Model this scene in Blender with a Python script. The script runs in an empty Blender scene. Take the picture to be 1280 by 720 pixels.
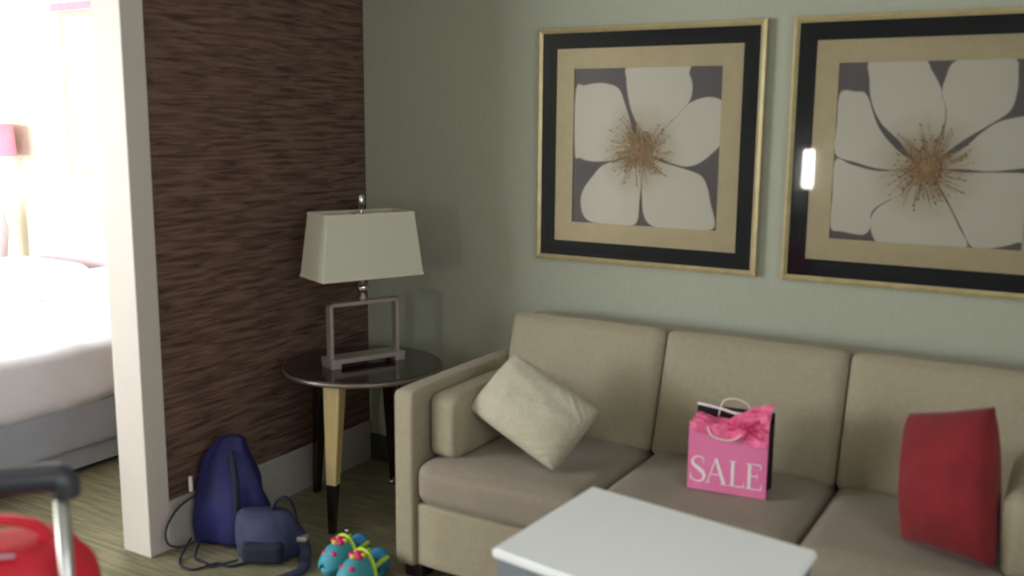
import bpy, bmesh, math, random
from mathutils import Vector, Matrix, noise
C = bpy.context.scene.collection
PI = math.pi
rnd = random.Random(7)

# ------------------------------------------------------------------ materials
def lin(c):
    c = c / 255
    return c / 12.92 if c <= .04045 else ((c + .055) / 1.055) ** 2.4
def rgb(r, g, b): return (lin(r), lin(g), lin(b), 1)

def mat(name, col, rough=.7, metal=0, col2=None, nscale=30, namt=.5, bump=0, bscale=200, stretch=(1, 1, 1),
        spec=.5, coat=0, sheen=0, emit=None, estr=0, trans=0):
    m = bpy.data.materials.new(name); m.use_nodes = True
    nt = m.node_tree; N = nt.nodes; L = nt.links
    b = N['Principled BSDF']
    b.inputs['Base Color'].default_value = col
    b.inputs['Roughness'].default_value = rough
    b.inputs['Metallic'].default_value = metal
    b.inputs['Specular IOR Level'].default_value = spec
    b.inputs['Coat Weight'].default_value = coat
    b.inputs['Sheen Weight'].default_value = sheen
    b.inputs['Transmission Weight'].default_value = trans
    if emit:
        b.inputs['Emission Color'].default_value = emit; b.inputs['Emission Strength'].default_value = estr
    tc = N.new('ShaderNodeTexCoord'); mp = N.new('ShaderNodeMapping'); mp.inputs['Scale'].default_value = stretch
    L.new(tc.outputs['Object'], mp.inputs['Vector'])
    nz = N.new('ShaderNodeTexNoise'); nz.inputs['Scale'].default_value = nscale; nz.inputs['Detail'].default_value = 4
    L.new(mp.outputs[0], nz.inputs['Vector'])
    if col2 is None: col2 = tuple(min(1, c * .88) for c in col[:3]) + (1,)
    mx = N.new('ShaderNodeMix'); mx.data_type = 'RGBA'
    rp = N.new('ShaderNodeMapRange'); rp.inputs['From Min'].default_value = .5 - namt / 2; rp.inputs['From Max'].default_value = .5 + namt / 2
    L.new(nz.outputs['Fac'], rp.inputs['Value']); L.new(rp.outputs[0], mx.inputs[0])
    mx.inputs[6].default_value = col; mx.inputs[7].default_value = col2
    L.new(mx.outputs[2], b.inputs['Base Color'])
    if bump:
        n2 = N.new('ShaderNodeTexNoise'); n2.inputs['Scale'].default_value = bscale; n2.inputs['Detail'].default_value = 3
        L.new(mp.outputs[0], n2.inputs['Vector'])
        bp = N.new('ShaderNodeBump'); bp.inputs['Strength'].default_value = bump; bp.inputs['Distance'].default_value = .004
        L.new(n2.outputs['Fac'], bp.inputs['Height']); L.new(bp.outputs[0], b.inputs['Normal'])
    return m

def mat_grasscloth():
    m = mat('brown_grasscloth', rgb(98, 70, 60), .8); nt = m.node_tree; N = nt.nodes; L = nt.links; b = N['Principled BSDF']
    tc = N.new('ShaderNodeTexCoord')
    mp = N.new('ShaderNodeMapping'); mp.inputs['Scale'].default_value = (1, 3.6, 46)
    L.new(tc.outputs['Object'], mp.inputs['Vector'])
    nz = N.new('ShaderNodeTexNoise'); nz.inputs['Scale'].default_value = 1.6; nz.inputs['Detail'].default_value = 3; nz.inputs['Roughness'].default_value = .55
    nz.inputs['Distortion'].default_value = .6
    L.new(mp.outputs[0], nz.inputs['Vector'])
    r = N.new('ShaderNodeValToRGB'); e = r.color_ramp.elements
    e[0].position = .34; e[0].color = rgb(66, 45, 38); e[1].position = .60; e[1].color = rgb(116, 90, 78)
    L.new(nz.outputs['Fac'], r.inputs['Fac']); L.new(r.outputs[0], b.inputs['Base Color'])
    bp = N.new('ShaderNodeBump'); bp.inputs['Strength'].default_value = .5; bp.inputs['Distance'].default_value = .006
    L.new(nz.outputs['Fac'], bp.inputs['Height']); L.new(bp.outputs[0], b.inputs['Normal'])
    return m

def mat_carpet():
    m = mat('striped_carpet', rgb(110, 106, 78), .95); nt = m.node_tree; N = nt.nodes; L = nt.links; b = N['Principled BSDF']
    tc = N.new('ShaderNodeTexCoord')
    mp = N.new('ShaderNodeMapping'); mp.inputs['Scale'].default_value = (3.5, 42, 1)
    L.new(tc.outputs['Object'], mp.inputs['Vector'])
    nz = N.new('ShaderNodeTexNoise'); nz.inputs['Scale'].default_value = 1.5; nz.inputs['Detail'].default_value = 4
    L.new(mp.outputs[0], nz.inputs['Vector'])
    r = N.new('ShaderNodeValToRGB'); e = r.color_ramp.elements
    e[0].position = .38; e[0].color = rgb(110, 109, 85); e[1].position = .62; e[1].color = rgb(140, 133, 106)
    L.new(nz.outputs['Fac'], r.inputs['Fac']); L.new(r.outputs[0], b.inputs['Base Color'])
    n2 = N.new('ShaderNodeTexNoise'); n2.inputs['Scale'].default_value = 260
    bp = N.new('ShaderNodeBump'); bp.inputs['Strength'].default_value = .6; bp.inputs['Distance'].default_value = .004
    L.new(tc.outputs['Object'], n2.inputs['Vector']); L.new(n2.outputs['Fac'], bp.inputs['Height']); L.new(bp.outputs[0], b.inputs['Normal'])
    return m

def mat_glass_pane():
    m = bpy.data.materials.new('picture_glass'); m.use_nodes = True
    nt = m.node_tree; N = nt.nodes; L = nt.links; N.remove(N['Principled BSDF'])
    fr = N.new('ShaderNodeFresnel'); fr.inputs['IOR'].default_value = 1.45
    t = N.new('ShaderNodeBsdfTransparent'); g = N.new('ShaderNodeBsdfGlossy'); g.inputs['Roughness'].default_value = .03
    nz = N.new('ShaderNodeTexNoise'); nz.inputs['Scale'].default_value = 3
    rp = N.new('ShaderNodeMapRange'); rp.inputs['To Min'].default_value = .02; rp.inputs['To Max'].default_value = .05
    L.new(nz.outputs['Fac'], rp.inputs['Value']); L.new(rp.outputs[0], g.inputs['Roughness'])
    mx = N.new('ShaderNodeMixShader'); L.new(fr.outputs[0], mx.inputs[0]); L.new(t.outputs[0], mx.inputs[1]); L.new(g.outputs[0], mx.inputs[2])
    L.new(mx.outputs[0], N['Material Output'].inputs['Surface'])
    return m

def mat_print(name, centre, c_in, c_out, radius):
    """printed petal: tan around the flower's heart, pale beyond (the print's own colours)"""
    m = mat(name, c_out, .6); nt = m.node_tree; N = nt.nodes; L = nt.links; b = N['Principled BSDF']
    tc = N.new('ShaderNodeTexCoord'); vm = N.new('ShaderNodeVectorMath'); vm.operation = 'DISTANCE'
    vm.inputs[1].default_value = centre; L.new(tc.outputs['Object'], vm.inputs[0])
    nz = N.new('ShaderNodeTexNoise'); nz.inputs['Scale'].default_value = 18; nz.inputs['Detail'].default_value = 5
    L.new(tc.outputs['Object'], nz.inputs['Vector'])
    ad = N.new('ShaderNodeMath'); ad.operation = 'MULTIPLY_ADD'; ad.inputs[1].default_value = .09
    L.new(nz.outputs['Fac'], ad.inputs[0]); L.new(vm.outputs['Value'], ad.inputs[2])
    r = N.new('ShaderNodeValToRGB'); e = r.color_ramp.elements
    e[0].position = .04; e[0].color = c_in; e[1].position = radius + .06; e[1].color = c_out
    L.new(ad.outputs[0], r.inputs['Fac']); L.new(r.outputs[0], b.inputs['Base Color'])
    return m

M = {}
M['green'] = mat('sage_wallpaper', rgb(164, 167, 152), .75, col2=rgb(157, 160, 145), nscale=90, bump=.15, bscale=160, stretch=(1, 1, .25))
M['brown'] = mat_grasscloth()
M['white_trim'] = mat('cream_paint', rgb(206, 199, 194), .5, col2=rgb(202, 195, 190), nscale=4)
M['bedwall'] = mat('cream_wall_paint', rgb(236, 230, 210), .8)
M['ceiling'] = mat('ceiling_paint', rgb(225, 222, 212), .9)
M['carpet'] = mat_carpet()
M['base_dark'] = mat('dark_baseboard', rgb(70, 72, 60), .6)
M['base_grey'] = mat('grey_baseboard', rgb(178, 176, 168), .5)
M['sofa'] = mat('taupe_upholstery', rgb(158, 149, 127), .85, col2=rgb(148, 139, 118), nscale=60, bump=.25, bscale=420, sheen=.15)
M['seat'] = mat('taupe_seat_upholstery', rgb(144, 133, 120), .85, col2=rgb(136, 125, 112), nscale=50, bump=.25, bscale=420, sheen=.15)
M['foot'] = mat('black_wood', rgb(34, 28, 26), .4)
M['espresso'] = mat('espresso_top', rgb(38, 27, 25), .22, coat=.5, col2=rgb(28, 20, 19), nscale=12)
M['tan'] = mat('lit_tan_wood', rgb(182, 162, 112), .45, col2=rgb(168, 148, 100), nscale=20, stretch=(4, 4, .5))
M['edge'] = mat('brushed_edge', rgb(132, 122, 112), .35, metal=.6)
M['nickel'] = mat('brushed_nickel', rgb(178, 168, 164), .38, metal=.4)
M['chrome'] = mat('chrome', rgb(215, 215, 215), .12, metal=1)
M['shade'] = mat('off_white_linen', rgb(212, 212, 198), .85, col2=rgb(206, 206, 190), nscale=200, bump=.2, bscale=500)
M['shade_trim'] = mat('shade_binding', rgb(222, 216, 198), .8)
M['gold'] = mat('champagne_gold', rgb(206, 192, 150), .34, metal=.35, col2=rgb(184, 168, 124), nscale=25)
M['matblack'] = mat('black_mat_border', rgb(26, 27, 36), .8, col2=rgb(32, 33, 42), nscale=40, spec=.15)
M['cream'] = mat('cream_mat_board', rgb(200, 186, 152), .8)
M['artback'] = mat('print_ground', rgb(84, 78, 84), .6, col2=rgb(104, 96, 100), nscale=6)
M['artedge'] = mat('print_edge_line', rgb(118, 100, 84), .6)
M['outline'] = mat('print_petal_outline', rgb(150, 140, 128), .6)
M['stamen1'] = mat('stamen_brown', rgb(132, 98, 66), .6)
M['stamen2'] = mat('stamen_gold', rgb(172, 140, 96), .6)
M['stamen3'] = mat('stamen_olive', rgb(118, 102, 76), .6)
M['heart'] = mat('flower_heart', rgb(158, 118, 86), .6, col2=rgb(136, 94, 66), nscale=60)
M['glass'] = mat_glass_pane()
M['throw'] = mat('knitted_beige', rgb(188, 183, 164), .95, col2=rgb(172, 167, 147), nscale=120, bump=.8, bscale=110, sheen=.2)
M['red'] = mat('red_velvet', rgb(132, 26, 34), .9, col2=rgb(112, 20, 30), nscale=14, bump=.4, bscale=60, sheen=.1)
M['pink'] = mat('pink_paper', rgb(224, 122, 168), .5, col2=rgb(216, 112, 160), nscale=8)
M['tissue'] = mat('pink_tissue', rgb(240, 120, 165), .7, col2=rgb(232, 92, 145), nscale=22, bump=.5, bscale=40)
M['hotpink'] = mat('hot_pink_ribbon', rgb(236, 70, 125), .6)
M['blackpaper'] = mat('black_paper', rgb(24, 20, 28), .4)
M['whitepaper'] = mat('white_print', rgb(236, 226, 230), .6)
M['cord_w'] = mat('white_cord', rgb(226, 214, 206), .7)
M['tabletop'] = mat('white_laminate', rgb(244, 248, 252), .35, col2=rgb(240, 245, 250), nscale=5)
M['tablegrey'] = mat('blue_grey_panel', rgb(122, 132, 142), .5)
M['sheet'] = mat('white_sheets', rgb(238, 240, 250), .85, col2=rgb(230, 232, 244), nscale=6, bump=.4, bscale=7)
M['skirt'] = mat('grey_bed_base', rgb(168, 175, 190), .8, col2=rgb(160, 167, 182), nscale=10)
M['headboard'] = mat('headboard_vinyl', rgb(220, 198, 202), .6)
M['navy'] = mat('royal_blue_nylon', rgb(30, 32, 104), .75, col2=rgb(20, 22, 72), nscale=9, bump=.5, bscale=25)
M['slate'] = mat('slate_blue_nylon', rgb(50, 58, 92), .75, col2=rgb(36, 42, 72), nscale=10, bump=.5, bscale=30)
M['darknavy'] = mat('dark_navy_webbing', rgb(24, 26, 52), .8)
M['teal'] = mat('turquoise_foam', rgb(66, 158, 172), .6, col2=rgb(56, 142, 164), nscale=12)
M['bluefoam'] = mat('blue_foam', rgb(48, 134, 190), .55)
M['lime'] = mat('lime_strap', rgb(176, 214, 62), .6)
M['magenta'] = mat('magenta_petal', rgb(226, 36, 122), .6)
M['yellow'] = mat('yellow_petal', rgb(226, 196, 88), .6)
M['dkteal'] = mat('dark_insole', rgb(18, 58, 68), .7)
M['redcase'] = mat('red_nylon', rgb(214, 26, 50), .6, col2=rgb(190, 18, 42), nscale=10, bump=.4, bscale=160)
M['redstrap'] = mat('bright_red_strap', rgb(240, 36, 62), .55)
M['grip'] = mat('charcoal_plastic', rgb(52, 52, 62), .42)
M['alu'] = mat('aluminium', rgb(190, 192, 190), .3, metal=.85)
M['rlamp'] = mat('rose_lampshade', rgb(238, 150, 176), .8)
M['sky'] = mat('daylit_sheer', rgb(250, 250, 250), .9, emit=(1, 1, 1, 1), estr=5.5)
M['fill_sky'] = mat('fill_pane', rgb(250, 250, 250), .9, emit=(.93, .97, 1, 1), estr=2.2)
M['winframe'] = mat('taupe_window_frame', rgb(192, 190, 174), .6)
M['valance'] = mat('rose_valance', rgb(236, 160, 178), .8)
M['bulb'] = mat('lit_glass', rgb(255, 250, 240), .5, emit=(1, .98, .96, 1), estr=130)
M['diffuser'] = mat('fill_diffuser', rgb(255, 252, 245), .5, emit=(.93, .97, 1, 1), estr=6)
M['brass'] = mat('bronze', rgb(90, 74, 58), .4, metal=.8)
M['zip'] = mat('pale_zip_pull', rgb(214, 176, 196), .4)

# ------------------------------------------------------------------ mesh helpers
def link(name, bm, m, parent=None, smooth=False, loc=None):
    me = bpy.data.meshes.new(name); bmesh.ops.recalc_face_normals(bm, faces=bm.faces[:]); bm.to_mesh(me); bm.free()
    for k in (m if isinstance(m, (list, tuple)) else [m]): me.materials.append(M[k])
    if smooth:
        for p in me.polygons: p.use_smooth = True
    o = bpy.data.objects.new(name, me); C.objects.link(o)
    if parent: o.parent = parent
    if loc: o.location = loc
    return o
def thing(name, label, cat, loc=(0, 0, 0), rz=0, group=None):
    o = bpy.data.objects.new(name, None); C.objects.link(o); o.empty_display_size = .1
    o.location = loc; o.rotation_euler = (0, 0, rz); return tag(o, label, cat, group)
def tag(o, label, cat, group=None):
    o['label'] = label; o['category'] = cat
    if group: o['group'] = group
    return o
def struct(name, bm, m, parent=None):
    o = link(name, bm, m, parent); o['kind'] = 'structure'; return o
def autosmooth(o, ang=40):
    me = o.data
    for p in me.polygons: p.use_smooth = True
    me.set_sharp_from_angle(angle=math.radians(ang))

def box(bm, x0, x1, y0, y1, z0, z1, bev=0, seg=2, mi=0, T=None):
    r = bmesh.ops.create_cube(bm, size=1); vs = r['verts']
    for v in vs:
        v.co = Vector(((x0 + x1) / 2 + v.co.x * (x1 - x0), (y0 + y1) / 2 + v.co.y * (y1 - y0), (z0 + z1) / 2 + v.co.z * (z1 - z0)))
    fs = list({f for v in vs for f in v.link_faces})
    for f in fs: f.material_index = mi
    if bev:
        es = list({e for v in vs for e in v.link_edges})
        rr = bmesh.ops.bevel(bm, geom=es, offset=bev, segments=seg, affect='EDGES', profile=.5)
        vs = list({v for f in rr['faces'] for v in f.verts} | {v for v in vs if v.is_valid})
    if T is not None:
        for v in {v for v in vs if v.is_valid}: v.co = T @ v.co
    return vs
def bx(*a, **k):
    bm = bmesh.new(); box(bm, *a, **k); return bm

def cushion(x0, x1, y0, y1, z0, z1, r=.03, puff=(0, 0, 0), n=14, T=None, wr=.0, seed=0):
    """rounded upholstered block; puff = extra swelling of the x, y and z faces"""
    bm = bmesh.new(); h = Vector(((x1 - x0) / 2, (y1 - y0) / 2, (z1 - z0) / 2)); c = Vector(((x0 + x1) / 2, (y0 + y1) / 2, (z0 + z1) / 2))
    bmesh.ops.create_cube(bm, size=2)
    bmesh.ops.subdivide_edges(bm, edges=bm.edges[:], cuts=n, use_grid_fill=True)
    for v in bm.verts:
        u = v.co.copy()
        # concentrate rows near the edges
        w = Vector([math.copysign(abs(a) ** .75, a) for a in u])
        p = Vector((w.x * h.x, w.y * h.y, w.z * h.z))
        q = Vector([max(-h[i] + r, min(h[i] - r, p[i])) for i in range(3)])
        d = p - q
        if d.length > 1e-6: p = q + d.normalized() * r
        for i in range(3):
            j, k = (i + 1) % 3, (i + 2) % 3
            if abs(u[i]) > .999: p[i] += math.copysign(puff[i], u[i]) * max(0, 1 - u[j] ** 4) * max(0, 1 - u[k] ** 4)
        if wr: p += Vector((0, 0, 1)) * wr * noise.noise(p * 9 + Vector((seed, 0, 0)))
        v.co = c + p
        if T is not None: v.co = T @ v.co
    return bm

def tube(pts, r, seg=8, closed=False, flat=1.0, bm=None, caps=True, up=None):
    """round (or flattened) tube along points; r may be a list"""
    bm = bm or bmesh.new(); P = [Vector(p) for p in pts]; n = len(P); R_ = r if isinstance(r, (list, tuple)) else [r] * n
    rings = []; prev = None
    for i, p in enumerate(P):
        t = (P[(i + 1) % n] - P[i - 1]) if closed else (P[min(i + 1, n - 1)] - P[max(i - 1, 0)])
        t.normalize()
        if up is not None: a = Vector(up)
        else: a = prev if prev is not None else (Vector((0, 0, 1)) if abs(t.z) < .9 else Vector((1, 0, 0)))
        b = t.cross(a); b.normalize(); a = b.cross(t); a.normalize(); prev = a
        rings.append([bm.verts.new(p + (a * math.cos(k * 2 * PI / seg) * flat + b * math.sin(k * 2 * PI / seg)) * R_[i]) for k in range(seg)])
    for i in range(n if closed else n - 1):
        A, B = rings[i], rings[(i + 1) % n]
        for k in range(seg): bm.faces.new((A[k], A[(k + 1) % seg], B[(k + 1) % seg], B[k]))
    if not closed and caps:
        bm.faces.new(rings[0][::-1]); bm.faces.new(rings[-1])
    return bm
def smooth_path(P, k=6, closed=False):
    P = [Vector(p) for p in P]; n = len(P); out = []
    for i in range(n if closed else n - 1):
        g = (lambda j: P[j % n]) if closed else (lambda j: P[max(0, min(n - 1, j))])
        a, b, c, d = g(i - 1), g(i), g(i + 1), g(i + 2)
        for s in range(k):
            t = s / k
            out.append(.5 * ((2 * b) + (c - a) * t + (2 * a - 5 * b + 4 * c - d) * t * t + (3 * b - a - 3 * c + d) * t ** 3))
    if not closed: out.append(P[-1])
    return out
def lathe(prof, seg=40, bm=None, c=(0, 0)):
    bm = bm or bmesh.new(); rings = []
    for r, z in prof:
        if r < 1e-5: rings.append([bm.verts.new((c[0], c[1], z))])
        else: rings.append([bm.verts.new((c[0] + r * math.cos(k * 2 * PI / seg), c[1] + r * math.sin(k * 2 * PI / seg), z)) for k in range(seg)])
    for A, B in zip(rings, rings[1:]):
        for k in range(seg):
            q = [A[k % len(A)], A[(k + 1) % len(A)], B[(k + 1) % len(B)], B[k % len(B)]]
            u = []; [u.append(v) for v in q if v not in u]
            if len(u) > 2: bm.faces.new(u)
    return bm
def sphere(bm, c, r, sc=(1, 1, 1), seg=18, mi=0):
    rr = bmesh.ops.create_uvsphere(bm, u_segments=seg, v_segments=seg // 2 + 2, radius=r)
    for v in rr['verts']: v.co = Vector((v.co.x * sc[0], v.co.y * sc[1], v.co.z * sc[2])) + Vector(c)
    for f in {f for v in rr['verts'] for f in v.link_faces}: f.material_index = mi

# ------------------------------------------------------------------ the room
CEIL = 2.44
struct('floor', bx(-4.7, 4.2, -4.9, .1, -.1, 0), 'carpet')
struct('ceiling', bx(-4.7, 4.2, -4.9, .1, CEIL, CEIL + .1), 'ceiling')
struct('wall_back', bx(0, 4.2, 0, .1, 0, CEIL), 'green')
struct('wall_partition', bx(-.12, 0, -1.12, 0, 0, CEIL), 'brown')
struct('trim_1', bx(-.137, .005, -1.21, -1.12, 0, CEIL, bev=.004), 'white_trim')
bm = bx(0, .012, -1.12, 0, 0, .17); box(bm, 0, .008, -1.12, 0, .168, .178)
struct('baseboard_left', bm, 'base_grey')
struct('baseboard_back', bx(.012, 4.2, -.012, 0, 0, .12), 'base_dark')
RY0, RY1, RZ0, RZ1 = -4.4, -2.2, .8, 2.2
bm = bx(4.1, 4.2, -4.9, RY0, 0, CEIL); box(bm, 4.1, 4.2, RY1, 0, 0, CEIL); box(bm, 4.1, 4.2, RY0, RY1, 0, RZ0); box(bm, 4.1, 4.2, RY0, RY1, RZ1, CEIL)
struct('wall_right', bm, 'green')
w3 = struct('fill_window', bx(4.16, 4.17, RY0, RY1, RZ0, RZ1), 'fill_sky')  # unseen window, added to brighten the post and brown wall
bm = bx(4.1, 4.16, RY0, RY0 + .04, RZ0 + .04, RZ1); box(bm, 4.1, 4.16, RY1 - .04, RY1, RZ0 + .04, RZ1); box(bm, 4.08, 4.16, RY0, RY1, RZ0, RZ0 + .04)
struct('window_frame', bm, 'white_trim', w3)
# bedroom back wall with its window opening
WX0, WX1, WZ0, WZ1 = -2.02, -.75, 1.2, 2.05
bm = bx(-4.7, WX0, 0, .1, 0, CEIL); box(bm, WX1, 0, 0, .1, 0, CEIL); box(bm, WX0, WX1, 0, .1, 0, WZ0); box(bm, WX0, WX1, 0, .1, WZ1, CEIL)
struct('wall_bedroom_back', bm, 'bedwall')
w1 = struct('window_1', bx(WX0, WX1, .05, .06, WZ0, WZ1), 'sky')
bm = bx(WX0, WX0 + .03, .0, .05, WZ0, WZ1); box(bm, WX1 - .03, WX1, 0, .05, WZ0, WZ1); box(bm, WX0 + .03, WX1 - .03, 0, .05, WZ0, WZ0 + .03); box(bm, WX0 + .03, WX1 - .03, 0, .05, WZ1 - .03, WZ1)
struct('window_frame', bm, 'winframe', w1)
struct('wall_left', bx(-4.7, -4.6, -4.9, 0, 0, CEIL), 'bedwall')
# front wall: its bedroom half has a large daylit window
FX0, FX1, FZ0, FZ1 = -4.35, -1.86, .75, 2.25
bm = bx(-4.6, FX0, -4.9, -4.8, 0, CEIL); box(bm, FX1, 4.1, -4.9, -4.8, 0, CEIL); box(bm, FX0, FX1, -4.9, -4.8, 0, FZ0); box(bm, FX0, FX1, -4.9, -4.8, FZ1, CEIL)
struct('wall_front', bm, 'green')
w2 = struct('window_2', bx(FX0, FX1, -4.87, -4.86, FZ0, FZ1), 'sky')
bm = bx(FX0, FX0 + .04, -4.86, -4.8, FZ0 + .04, FZ1); box(bm, FX1 - .04, FX1, -4.86, -4.8, FZ0 + .04, FZ1); box(bm, -3.12, -3.08, -4.86, -4.8, FZ0 + .04, FZ1)
box(bm, FX0, FX1, -4.86, -4.78, FZ0, FZ0 + .04)
struct('window_frame', bm, 'white_trim', w2)

# rose valance over the bedroom window
bm = bmesh.new()
pts = []
for i in range(61):
    x = -2.04 + i * (1.3 / 60); pts.append((x, -.035 - .003 * math.sin(i * 1.1)))
for z0, z1 in ((2.05, 2.088),):
    a = [bm.verts.new((x, y, z0)) for x, y in pts]; b = [bm.verts.new((x, y, z1)) for x, y in pts]
    a2 = [bm.verts.new((x, y + .02, z0)) for x, y in pts]; b2 = [bm.verts.new((x, y + .02, z1)) for x, y in pts]
    for i in range(60):
        bm.faces.new((a[i], a[i + 1], b[i + 1], b[i])); bm.faces.new((a2[i], a2[i + 1], b2[i + 1], b2[i]))
        bm.faces.new((b[i], b[i + 1], b2[i + 1], b2[i])); bm.faces.new((a[i], a[i + 1], a2[i + 1], a2[i]))
    bm.faces.new((a[0], b[0], b2[0], a2[0])); bm.faces.new((a[60], b[60], b2[60], a2[60]))
box(bm, -2.0, -1.97, -.03, 0, 2.06, 2.08); box(bm, -.85, -.82, -.03, 0, 2.06, 2.08)
tag(link('valance', bm, 'valance'), 'narrow rose pink valance strip above the bright bedroom window', 'valance')

# ------------------------------------------------------------------ bed
bed = thing('bed', 'bed with white sheets and grey upholstered base beyond the white post', 'bed', (-1.62, -1.0, 0))
link('bed_base', cushion(-.71, .72, -1.0, .93, .115, .31, r=.015, puff=(.004, .004, 0)), 'skirt', bed, True)
link('bed_plinth', bx(-.68, .695, -.97, .9, .025, .118, bev=.006), 'skirt', bed)
for sx in (-.62, .62):
    for sy in (-.9, .82): link('foot', bx(sx - .03, sx + .03, sy - .03, sy + .03, 0, .03), 'foot', bed)
bm = cushion(-.735, .745, -1.02, .90, .295, .60, r=.07, puff=(.01, .01, .02), n=30, wr=.012, seed=3)
for v in bm.verts:     # hanging hem wrinkles on the sides
    if abs(v.co.x) > .70: v.co.x += .008 * math.sin(v.co.y * 23 + v.co.z * 9) * (1 - (v.co.z - .3) / .4)
    if v.co.z < .34: v.co.z -= .014 * noise.noise(Vector((v.co.y * 5, 1, 0)))
link('duvet', bm, 'sheet', bed, True)
for sx in (-.37, .37):
    link('bed_pillow', cushion(sx - .33, sx + .33, .48, .88, .60, .76, r=.07, puff=(0, 0, .02)), 'sheet', bed, True)
bm = bx(-.72, .86, .94, .99, .0, 1.14, bev=.012)
box(bm, -.68, .82, .925, .945, .72, 1.09, bev=.01)
link('headboard', bm, 'headboard', bed)

# bedside table, lamp
ns = thing('nightstand', 'small cream nightstand by the headboard at far left', 'nightstand', (-2.62, -.25, 0))
link('cabinet', bx(-.24, .24, -.22, .22, .05, .6, bev=.008), 'bedwall', ns)
d = link('drawer', bx(-.21, .21, -.235, -.218, .36, .55, bev=.004), 'white_trim', ns)
bm = bmesh.new(); sphere(bm, (0, -.25, .455), .016); link('knob', bm, 'nickel', d, True)
link('plinth', bx(-.22, .22, -.2, .2, 0, .052), 'foot', ns)
bl = thing('table_lamp', 'bedside lamp with rose pink shade at the far left edge', 'lamp', (-2.475, -.15, .6))
link('lamp_base', lathe([(0, 0), (.075, 0), (.08, .015), (.03, .04), (.045, .16), (.06, .3), (.035, .42), (.012, .48), (.012, .72), (0, .72)]), 'whitepaper', bl, True)
link('lamp_shade', lathe([(.13, .70), (.12, .87), (.115, .87), (.125, .70), (.13, .70)]), 'rlamp', bl, True)

# ------------------------------------------------------------------ sofa
X0, X1 = .80, 2.79; YF, YB = -.87, -.03
sofa = thing('sofa', 'long taupe three-seat sofa with track arms against the green wall', 'sofa', ((X0 + X1) / 2, -.45, 0))
ox, oy = -(X0 + X1) / 2, .45
def S(x0, x1, y0, y1, z0, z1, **k): return cushion(x0 + ox, x1 + ox, y0 + oy, y1 + oy, z0, z1, **k)
for xa, xb in ((X0, X0 + .085), (X1 - .085, X1)):
    link('arm', S(xa, xb, YF, YB, .045, .645, r=.018, n=16, puff=(.003, .002, .003)), 'sofa', sofa, True)
link('seat_base', S(X0 + .08, X1 - .08, YF + .012, YB, .05, .27, r=.012), 'sofa', sofa, True)
link('back_frame', S(X0 + .08, X1 - .08, -.13, YB, .2, .785, r=.02), 'sofa', sofa, True)
sw = (X1 - X0 - .17) / 3
for i in range(3):
    a = X0 + .085 + i * sw + .002; b = a + sw - .004
    link('seat_cushion', S(a, b, YF - .008, -.24, .27, .412, r=.045, puff=(0, .008, .010), n=18, wr=.004, seed=i), 'seat', sofa, True)
    # back cushion, leaning
    th = math.radians(-17)
    T = Matrix.Translation(Vector((0, -.37 + oy, .405))) @ Matrix.Rotation(th, 4, 'X')
    bm = cushion(a + ox, b + ox, 0, .15, 0, .425, r=.024, puff=(0, .016, .006), n=18, T=T, wr=.003, seed=i + 5)
    link('back_cushion', bm, 'sofa', sofa, True)
for s, a in ((0, X0 + .092), (1, X1 - .092 - .115)):
    link('arm_cushion', S(a, a + .115, -.80, -.36, .415, .625, r=.03, puff=(.008, .006, .004)), 'sofa', sofa, True)
for fx in (X0 + .06, X1 - .06):
    for fy in (YF + .06, YB - .06):
        link('foot', bx(fx - .035 + ox, fx + .035 + ox, fy - .035 + oy, fy + .035 + oy, 0, .048, bev=.003), 'foot', sofa)

# ------------------------------------------------------------------ throw pillows
def pillow(name, corners, thick, m, label, pinch=(.05, .05), blunt=0, seed=0, bands=False, n=26):
    P = [Vector(c) for c in corners]; c0 = sum(P, Vector()) / 4
    nrm = (P[1] - P[0]).cross(P[3] - P[0]).normalized()
    bm = bmesh.new(); grid = {}
    for side in (1, -1):
        for i in range(n + 1):
            for j in range(n + 1):
                u, v = -1 + 2 * i / n, -1 + 2 * j / n
                border = i in (0, n) or j in (0, n)
                if side == -1 and border: grid[side, i, j] = grid[1, i, j]; continue
                q_ = 1 - blunt * (u * v) ** 4
                uu = u * (1 - pinch[0] * (1 - v * v)) * q_; vv = v * (1 - pinch[1] * (1 - u * u)) * q_
                p = (P[0] * (1 - uu) * (1 - vv) + P[1] * (1 + uu) * (1 - vv) + P[2] * (1 + uu) * (1 + vv) + P[3] * (1 - uu) * (1 + vv)) / 4
                h = thick / 2 * ((1 - u * u) * (1 - v * v)) ** .38
                h += .006 * noise.noise(Vector((u * 3 + seed, v * 3, side))) * (1 - max(abs(u), abs(v)) ** 6)
                if bands:      # raised knitted bands across two corners
                    for q in (.86, .76, .66):
                        h += .005 * (math.exp(-(((u - v) / 2 - q) / .028) ** 2) + math.exp(-(((-u - v) / 2 - q) / .028) ** 2)) * (1 - max(abs(u), abs(v)) ** 8)
                    h += .0012 * math.sin((u + v) * 46) * math.sin((u - v) * 46) * (1 - max(abs(u), abs(v)) ** 4)
                grid[side, i, j] = bm.verts.new(p + nrm * h * side - c0)
    for side in (1, -1):
        for i in range(n):
            for j in range(n):
                q = [grid[side, i, j], grid[side, i + 1, j], grid[side, i + 1, j + 1], grid[side, i, j + 1]]
                bm.faces.new(q if side == 1 else q[::-1])
    o = link(name, bm, m, None, True, loc=c0)
    return tag(o, label, 'pillow')
pillow('throw_pillow', [(1.334, -.749, .425), (1.422, -.60, .600), (1.087, -.572, .745), (.995, -.722, .572)], .155, 'throw',
       'beige knitted throw pillow standing on one corner at the left end of the sofa', bands=True, seed=2, n=60, pinch=(.015, .015), blunt=.035)
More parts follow.
